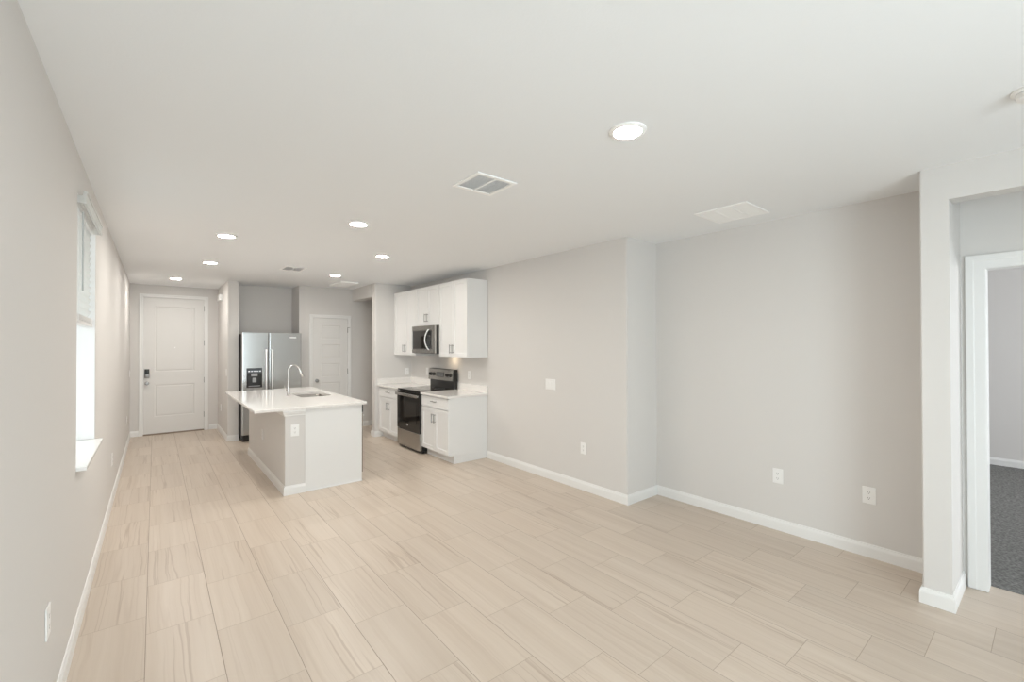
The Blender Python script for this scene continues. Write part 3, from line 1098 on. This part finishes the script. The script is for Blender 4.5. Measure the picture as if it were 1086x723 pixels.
for side, (a, b_) in enumerate(((fx0, fsp - 0.004), (fsp + 0.004, fx1))):
    bm = bmesh.new()
    pr = fridge_door(a, b_)
    lo = [bm.verts.new((x, y, 0.118)) for x, y in pr] + [bm.verts.new((b_, FY + 0.070, 0.118)), bm.verts.new((a, FY + 0.070, 0.118))]
    hi = [bm.verts.new((v.co.x, v.co.y, 1.812)) for v in lo]
    n = len(lo)
    for i in range(n):
        j = (i + 1) % n
        bm.faces.new((lo[i], lo[j], hi[j], hi[i]))
    bm.faces.new(lo)
    bm.faces.new(hi)
    fd = obj('door', bm, M_STEELV, fg, True)
    hx = (fsp - 0.046) if side == 0 else (fsp + 0.046)
    hb = bmesh.new()
    box(hb, hx - 0.013, hx + 0.013, FY - 0.058, FY - 0.040, 0.45, 1.535, 0.007, 3)
    for z in (0.48, 1.505):
        box(hb, hx - 0.011, hx + 0.011, FY - 0.042, FY + 0.004, z - 0.02, z + 0.02, 0.003, 1)
    obj('handle', hb, M_HANDLE, fd, True)
    if side == 0:
        bm = bmesh.new()
        panel_slab(bm, lambda u, w, d: Vector((u, FY + 0.012 - d, w)), 1.520, 1.748, 0.897, 1.222, 0.020,
                   [(1.532, 1.736, 0.915, 1.125)], [(0.003, 0.004), (0.012, 0.0065)])
        dp = obj('water_dispenser', bm, M_BLACK, fd)
        obj('control_panel', bm_box(1.530, 1.738, FY - 0.0092, FY - 0.0075, 1.140, 1.214, 0.0006, 1), M_SLATE, dp)
        bm = bmesh.new()
        box(bm, 1.585, 1.680, FY - 0.012, FY + 0.004, 1.085, 1.135, 0.004, 2)
        box(bm, 1.604, 1.662, FY - 0.008, FY + 0.008, 0.985, 1.06, 0.004, 2)
        obj('paddle', bm, M_GREYPL, dp)
        obj('drip_tray', bm_box(1.548, 1.720, FY - 0.014, FY + 0.005, 0.918, 0.930, 0.002, 1), M_GREYPL, dp)
        bm = bmesh.new()
        for c_ in range(5):
            box(bm, 1.545 + c_ * 0.04, 1.567 + c_ * 0.04, FY - 0.0100, FY - 0.0090, 1.162, 1.178)
        obj('button', bm, M_LEDBLUE, dp)
    else:
        obj('badge', bm_box(2.17, 2.275, FY - 0.003, FY + 0.004, 1.727, 1.743, 0.001, 1), M_HANDLE, fd)

# ------------------------------------------------------------------ kitchen island
IX0, IX1, IY0, IY1, IZ = 1.1305, 2.297, 5.173, 7.56, 0.9353
bx0, bx1, bx2, by0, by1 = 1.423, 1.6243, 2.2495, 5.203, 7.516
pw = thing('pony_wall', 'greige painted half wall with white base under the island overhang', 'half wall', (1.52, 6.36, 0))
obj('wall_body', bm_box(bx0, bx1, by0, by1, 0.0, 0.9045, 0.004, 2), M_WALL, pw)
bm = bmesh.new()
sweep_profile(bm, [(bx1, by1), (bx0, by1), (bx0, by0), (bx1, by0)][::-1], [(-a, b_) for a, b_ in BASE_PROF])
obj('baseboard', bm, M_TRIM, pw)
bm = bmesh.new()
cap = [(0.0, 0.842), (0.008, 0.842), (0.010, 0.856), (0.020, 0.872), (0.022, 0.886), (0.028, 0.890), (0.028, 0.9045), (0.0, 0.9045)]
sweep_profile(bm, [(bx1, by1), (bx0, by1), (bx0, by0), (bx1, by0)][::-1], [(-a, b_) for a, b_ in cap])
obj('cap_moulding', bm, M_TRIM, pw)

ic = thing('island_cabinet', 'white island cabinet with a plain end panel', 'cabinet', (1.95, 6.7, 0))
bm = bmesh.new()
box(bm, bx1 + 0.001, bx2 + 0.004, by0 + 0.006, by0 + 0.026, 0.0005, 0.9045, 0.0015, 1)
obj('end_panel', bm, M_CAB, ic)
bm = bmesh.new()
tri = [(0.0, 0.0), (0.012, 0.0), (0.011, 0.006), (0.007, 0.011), (0.0, 0.013)]
sweep_profile(bm, [(bx2 + 0.004, by0 + 0.006, 0.0006), (bx1 + 0.016, by0 + 0.006, 0.0006)], [(-a, b_) for a, b_ in tri])
obj('shoe_moulding', bm, M_TRIM, ic)
bm = bmesh.new()
# carcass sides, back and bottom around the sink base
box(bm, bx1 + 0.001, bx1 + 0.019, 5.86, by1, 0.112, 0.9045)
box(bm, bx1 + 0.019, bx2 - 0.001, by1 - 0.018, by1, 0.112, 0.9045)
box(bm, bx1 + 0.019, bx2 - 0.001, 5.86, 5.878, 0.112, 0.9045)
box(bm, bx1 + 0.019, bx2 - 0.001, 5.878, by1 - 0.018, 0.112, 0.130)
obj('carcass', bm, M_CAB, ic)
obj('toe_kick', bm_box(bx1 + 0.001, bx2 - 0.073, 5.86, by1, 0.0005, 0.1115), M_CAB, ic)
mpI = lambda u, w, d: Vector((bx2 + d, u, w))
for a, b_, hu in ((5.866, 6.27, 6.236), (6.274, 6.68, 6.308), (6.686, 7.096, 7.062), (7.10, 7.51, 7.134)):
    dd = shaker('door', mpI, a, b_, 0.122, 0.89, ic)
    hb = bmesh.new()
    pull(hb, lambda u, w, d: mpI(u, w, d + DT), hu, 0.75, 0.125, True)
    obj('handle', hb, M_NICKEL, dd, True)

dw = thing('dishwasher', 'stainless dishwasher edge at the right side of the island', 'dishwasher', (1.95, 5.54, 0))
obj('tub', bm_box(bx1 + 0.02, bx2 - 0.002, by0 + 0.03, 5.855, 0.09, 0.895), M_BLACK, dw)
obj('kick_plate', bm_box(bx2 - 0.06, bx2 - 0.045, by0 + 0.03, 5.855, 0.0005, 0.0895), M_BLACK, dw)
obj('door', bm_box(bx2, bx2 + 0.026, by0 + 0.03, 5.855, 0.095, 0.80, 0.004, 2), M_STEEL, dw)
obj('control_panel', bm_box(bx2, bx2 + 0.028, by0 + 0.03, 5.855, 0.803, 0.893, 0.004, 2), M_BLACK, dw)
hb = bmesh.new()
tube(hb, [(bx2 + 0.05, by0 + 0.08, 0.76), (bx2 + 0.05, 5.80, 0.76)], 0.008, 10)
for y in (by0 + 0.1, 5.78):
    tube(hb, [(bx2 + 0.024, y, 0.76), (bx2 + 0.05, y, 0.76)], 0.006, 8)
obj('handle', hb, M_HANDLE, dw, True)

SX, SXB, SYA, SYB = 1.80, 2.185, 6.09, 6.72
bm = bmesh.new()
slab_hole(bm, IX0, IX1, IY0, IY1, IZ - 0.030, IZ, SX, SXB, SYA, SYB, 0.035)
o = obj('island_worktop', bm, M_QUARTZ)
tag(o, 'large white quartz island worktop with a sink cut into it', 'countertop')

sk = thing('sink', 'undermount stainless sink set in the island worktop', 'sink', (1.99, 6.4, 0.7))


def rrect(x0, x1, y0, y1, r, k=5):
    pts = []
    for cx, cy, a0 in ((x1 - r, y1 - r, 0), (x0 + r, y1 - r, 90), (x0 + r, y0 + r, 180), (x1 - r, y0 + r, 270)):
        for i in range(k + 1):
            a = R(a0 + 90 * i / k)
            pts.append((cx + r * cos(a), cy + r * sin(a)))
    return pts


bm = bmesh.new()
rings = []
for ins, z, r in ((-0.022, IZ - 0.0305, 0.05), (-0.004, IZ - 0.0305, 0.038), (-0.002, IZ - 0.034, 0.038), (0.004, 0.74, 0.04), (0.03, 0.712, 0.05), (0.12, 0.706, 0.05),
                  (0.12, 0.704, 0.05), (0.028, 0.709, 0.05), (0.002, 0.738, 0.04), (-0.004, IZ - 0.036, 0.038), (-0.022, IZ - 0.0325, 0.05)):
    rings.append([bm.verts.new((x, y, z)) for x, y in rrect(SX + ins, SXB - ins, SYA + ins, SYB - ins, r)])
n = len(rings[0])
for a, b_ in zip(rings, rings[1:] + rings[:1]):
    if a is rings[5]:
        continue
    for i in range(n):
        j = (i + 1) % n
        bm.faces.new((a[i], a[j], b_[j], b_[i]))
bm.faces.new(rings[5])
bm.faces.new(rings[6])
obj('basin', bm, M_STEEL, sk, True)
bm = bmesh.new()
lathe(bm, [(0.0, 0.001), (0.03, 0.001), (0.044, 0.004), (0.046, 0.002), (0.046, 0.0)], (1.99, 6.4, 0.7062), 'Z', 24)
obj('drain', bm, M_CHROME, sk, True)

fc = thing('faucet', 'tall gooseneck chrome faucet standing behind the sink', 'faucet', (1.72, 6.438, IZ))
bm = bmesh.new()
lathe(bm, [(0.0, 0.0003), (0.027, 0.0003), (0.027, 0.006), (0.021, 0.010), (0.0155, 0.03), (0.0148, 0.12), (0.0115, 0.16), (0.0, 0.16)], (1.72, 6.438, IZ), 'Z', 24)
obj('body', bm, M_CHROME, fc, True)
bm = bmesh.new()
pts = [(1.72, 6.438, IZ + 0.155), (1.72, 6.438, IZ + 0.24), (1.72, 6.438, IZ + 0.33)]
for i in range(1, 13):
    a = pi - R(162) * i / 12
    pts.append((1.788 + 0.068 * cos(a), 6.438 - 0.0 * i, IZ + 0.33 + 0.073 * sin(a)))
tube(bm, pts, 0.0098, 14)
sp = obj('spout', bm, M_CHROME, fc, True)
e = Vector(pts[-1])
dv = (Vector(pts[-1]) - Vector(pts[-2])).normalized()
bm = bmesh.new()
tube(bm, [e, e + dv * 0.015, e + dv * 0.05, e + dv * 0.115, e + dv * 0.12], [0.0102, 0.0115, 0.0145, 0.0155, 0.0135], 14)
obj('spray_head', bm, M_CHROME, fc, True)
bm = bmesh.new()
tube(bm, [(1.72, 6.438, IZ + 0.07), (1.684, 6.424, IZ + 0.07)], 0.0105, 12)
tube(bm, [(1.684, 6.424, IZ + 0.07), (1.679, 6.422, IZ + 0.10), (1.670, 6.418, IZ + 0.132)], [0.008, 0.006, 0.0055], 10)
obj('lever', bm, M_CHROME, fc, True)


# ------------------------------------------------------------------ outlets and switches (built facing -Y at the origin)
def plate_proto(kind, name, label, cat, loc, rotz, w=0.073, h=0.117, group=None):
    t = thing(name, label, cat, (0, 0, 0), group)
    bm = bmesh.new()
    box(bm, -w / 2, w / 2, -0.006, 0.0, -h / 2, h / 2, 0.0025, 2)
    obj('cover_plate', bm, M_PLATE, t)
    if kind == 'outlet':
        for s in (-1, 1):
            bm = bmesh.new()
            box(bm, -0.0165, 0.0165, -0.0075, -0.0055, s * 0.0215 - 0.0145, s * 0.0215 + 0.0145, 0.0008, 1)
            so = obj('socket', bm, M_PLATE, t)
            bm = bmesh.new()
            for u in (-0.0065, 0.0065):
                box(bm, u - 0.0013, u + 0.0013, -0.0078, -0.0072, s * 0.0215 - 0.001, s * 0.0215 + 0.008)
            box(bm, -0.0025, 0.0025, -0.0078, -0.0072, s * 0.0215 - 0.0095, s * 0.0215 - 0.0045)
            obj('slot', bm, M_SLOT, so)
    else:
        n = 2 if w > 0.1 else 1
        for k in range(n):
            u = (k - (n - 1) / 2) * 0.046
            bm = bmesh.new()
            a = [(-0.0055, 0.033), (-0.0105, 0.033), (-0.0065, -0.033), (-0.0055, -0.033)]
            lo = [bm.verts.new((u - 0.0165, y, z)) for y, z in a]
            hi = [bm.verts.new((u + 0.0165, y, z)) for y, z in a]
            for i in range(4):
                j = (i + 1) % 4
                bm.faces.new((lo[i], lo[j], hi[j], hi[i]))
            bm.faces.new(lo)
            bm.faces.new(hi)
            obj('rocker', bm, M_PLATE, t)
    t.location = loc
    t.rotation_euler = (0, 0, rotz)
    return t


RW, LW = -pi / 2, pi / 2      # on a wall facing -X / +X
GO = 'white wall outlets'
out0 = plate_proto('outlet', 'wall_outlet', 'white outlet low on the right wall nearest the pier', 'outlet', (XR - 0.0003, 0.91, 0.464), RW, 0.082, 0.127, GO)
for loc, rz, lab in (
        ((XR - 0.0003, 1.538, 0.466), RW, 'white outlet low on the right wall nearest the inner corner'),
        ((XW - 0.0003, 3.307, 0.461), RW, 'white outlet low on the main wall below the double switch'),
        ((0.0003, 2.594, 0.485), LW, 'white outlet on the left wall nearest the camera'),
        ((0.0003, 6.089, 0.443), LW, 'white outlet on the left wall midway past the window'),
        ((0.0003, 9.171, 0.429), LW, 'white outlet low on the left wall near the front door'),
        ((XH - 0.0003, 9.669, 0.463), RW, 'white outlet low on the short wall beside the front door'),
        ((1.5195, by0 - 0.0003, 0.685), 0, 'white outlet on the front end of the island half wall'),
        ((bx0 - 0.0003, 6.45, 0.458), RW, 'white outlet on the long side of the island half wall'),
        ((XW - 0.0003, 5.579, 1.150), RW, 'white outlet above the worktop right of the stove'),
        ((XW - 0.0003, 6.90, 1.145), RW, 'white outlet above the worktop just left of the stove'),
        ((3.93, YK - 0.0003, 1.120), 0, 'white outlet on the kitchen end wall above the worktop')):
    dup(out0, loc, rz, lab, GO)
GS = 'white wall switches'
plate_proto('switch', 'light_switch', 'white double rocker switch on the main wall', 'switch', (XW - 0.0003, 3.828, 1.130), RW, 0.168, 0.125, GS)
sw0 = plate_proto('switch', 'light_switch', 'white switch on the left wall near the front door', 'switch', (0.0003, 10.02, 1.12), LW, 0.073, 0.117, GS)
dup(sw0, (XH - 0.0003, 8.89, 1.142), RW, 'white switch on the short wall beside the refrigerator', GS)

# door chime box on the short entry wall
ch = thing('door_chime', 'small white chime box high on the short entry wall', 'chime', (XH, 9.65, 2.42))
obj('cover', bm_box(XH - 0.052, XH - 0.004, 9.50, 9.80, 2.418, 2.528, 0.006, 2), M_PLATE, ch)
obj('back_plate', bm_box(XH - 0.0045, XH - 0.0003, 9.49, 9.81, 2.408, 2.536, 0.001, 1), M_PLATE, ch)


# ------------------------------------------------------------------ ceiling fittings (built at the origin below z = 0)
def lamp_proto(label, loc, group):
    t = thing('recessed_light', label, 'ceiling light', (0, 0, 0), group)
    bm = bmesh.new()
    lathe(bm, [(0.066, -0.0005), (0.092, -0.0005), (0.092, -0.006), (0.086, -0.0105), (0.072, -0.013), (0.066, -0.010)], (0, 0, 0), 'Z', 40, cap=False)
    # closing the ring
    obj('trim_ring', bm, M_ENAMEL, t, True)
    bm = bmesh.new()
    lathe(bm, [(0.0, -0.0135), (0.05, -0.0130), (0.0685, -0.0105), (0.0685, -0.006), (0.0, -0.006)], (0, 0, 0), 'Z', 40)
    obj('lens', bm, M_LENS, t, True)
    t.location = loc
    return t


GL = 'recessed ceiling lights'
L0 = lamp_proto('largest lit recessed light, on the ceiling over the living area', (2.192, 1.362, H), GL)
for x, y, lab in ((1.744, 3.912, 'lit recessed light between the square grey vent and the island, second largest'),
                  (0.882, 5.145, 'lit recessed light left of the island, nearest of the left row'),
                  (0.897, 6.946, 'lit recessed light left of the island, middle of the left row'),
                  (0.599, 8.954, 'lit recessed light just inside the front door'),
                  (2.486, 5.163, 'lit recessed light over the kitchen in front of the stove'),
                  (2.509, 7.043, 'lit recessed light over the kitchen in front of the pantry door')):
    dup(L0, (x, y, H), 0, lab, GL)

sd = thing('smoke_detector', 'round white smoke detector on the ceiling at the right edge', 'smoke detector', (3.235, 0.055, H))
bm = bmesh.new()
lathe(bm, [(0.0, -0.0004), (0.072, -0.0004), (0.072, -0.008), (0.066, -0.012), (0.0, -0.012)], (3.235, 0.055, H), 'Z', 40)
obj('base', bm, M_PLATE, sd, True)
bm = bmesh.new()
lathe(bm, [(0.0, -0.0122), (0.055, -0.0122), (0.058, -0.018), (0.054, -0.036), (0.040, -0.046), (0.0, -0.048)], (3.235, 0.055, H), 'Z', 40)
obj('cap', bm, M_PLATE, sd, True)


def register(name, label, x0, x1, y0, y1, sections, axis, back, group, tilt=35, pitch=0.014, fr=0.028, paint=None, drop=0.009):
    """a louvred ceiling register. sections split along `axis`; the blades run along X"""
    paint = paint or M_TRIM      # blades take the frame's paint
    cx, cy = (x0 + x1) / 2, (y0 + y1) / 2
    t = thing(name, label, 'air vent', (cx, cy, H), group)
    bm = bmesh.new()
    box(bm, x0, x1, y0, y0 + fr, H - drop, H - 0.0004, 0.002, 1)
    box(bm, x0, x1, y1 - fr, y1, H - drop, H - 0.0004, 0.002, 1)
    box(bm, x0, x0 + fr, y0 + fr, y1 - fr, H - drop, H - 0.0004, 0.002, 1)
    box(bm, x1 - fr, x1, y0 + fr, y1 - fr, H - drop, H - 0.0004, 0.002, 1)
    for k in range(1, sections):
        s = k / sections
        if axis == 'x':
            c = x0 + fr + (x1 - x0 - 2 * fr) * s
            box(bm, c - 0.007, c + 0.007, y0 + fr, y1 - fr, H - drop - 0.0005, H - 0.002, 0.001, 1)
        else:
            c = y0 + fr + (y1 - y0 - 2 * fr) * s
            box(bm, x0 + fr, x1 - fr, c - 0.007, c + 0.007, H - drop - 0.0005, H - 0.002, 0.001, 1)
    obj('frame', bm, paint, t)
    obj('backing', bm_box(x0 + fr, x1 - fr, y0 + fr, y1 - fr, H - 0.0016, H - 0.0004), back, t)
    bm = bmesh.new()
    y = y0 + fr + pitch * 0.6
    tl = R(tilt)
    while y < y1 - fr - 0.004:
        hw = pitch * 0.485
        dy, dz = hw * (cos(tl) + 1) / 2, hw * sin(tl) * 0.5
        vs = []
        for th in (0, 0.0008):
            for a in (-1, 1):
                for x in (x0 + fr, x1 - fr):
                    vs.append(bm.verts.new((x, y + a * dy, H - drop + 0.0035 + a * dz + th)))
        for f in ((0, 1, 3, 2), (4, 6, 7, 5), (0, 2, 6, 4), (1, 5, 7, 3), (0, 4, 5, 1), (2, 3, 7, 6)):
            bm.faces.new([vs[i] for i in f])
        y += pitch
    obj('louvres', bm, paint, t)
    return t


GV = 'ceiling air vents'
register('ceiling_vent', 'square two section grey louvred vent beside the largest ceiling light', 1.90, 2.217, 2.267, 2.577, 2, 'x', M_DUCT, GV, 40, 0.0155, paint=M_ENAMEL)
register('ceiling_vent', 'white three section return grille on the ceiling by the right wall', 3.81, 4.242, 1.477, 1.894, 3, 'y', M_ENAMEL, GV, -30, 0.0142, 0.022, M_ENAMEL)
register('ceiling_vent', 'slim dark slotted vent on the ceiling above the island', 1.716, 1.998, 6.62, 6.975, 2, 'x', M_SHAFT, GV, 50, 0.020, paint=M_ENAMEL)
register('ceiling_vent', 'white grille on the ceiling above the pantry door', 2.775, 3.075, 7.60, 8.23, 3, 'y', M_ENAMEL, GV, -40, 0.0142, 0.022, M_ENAMEL, 0.028)
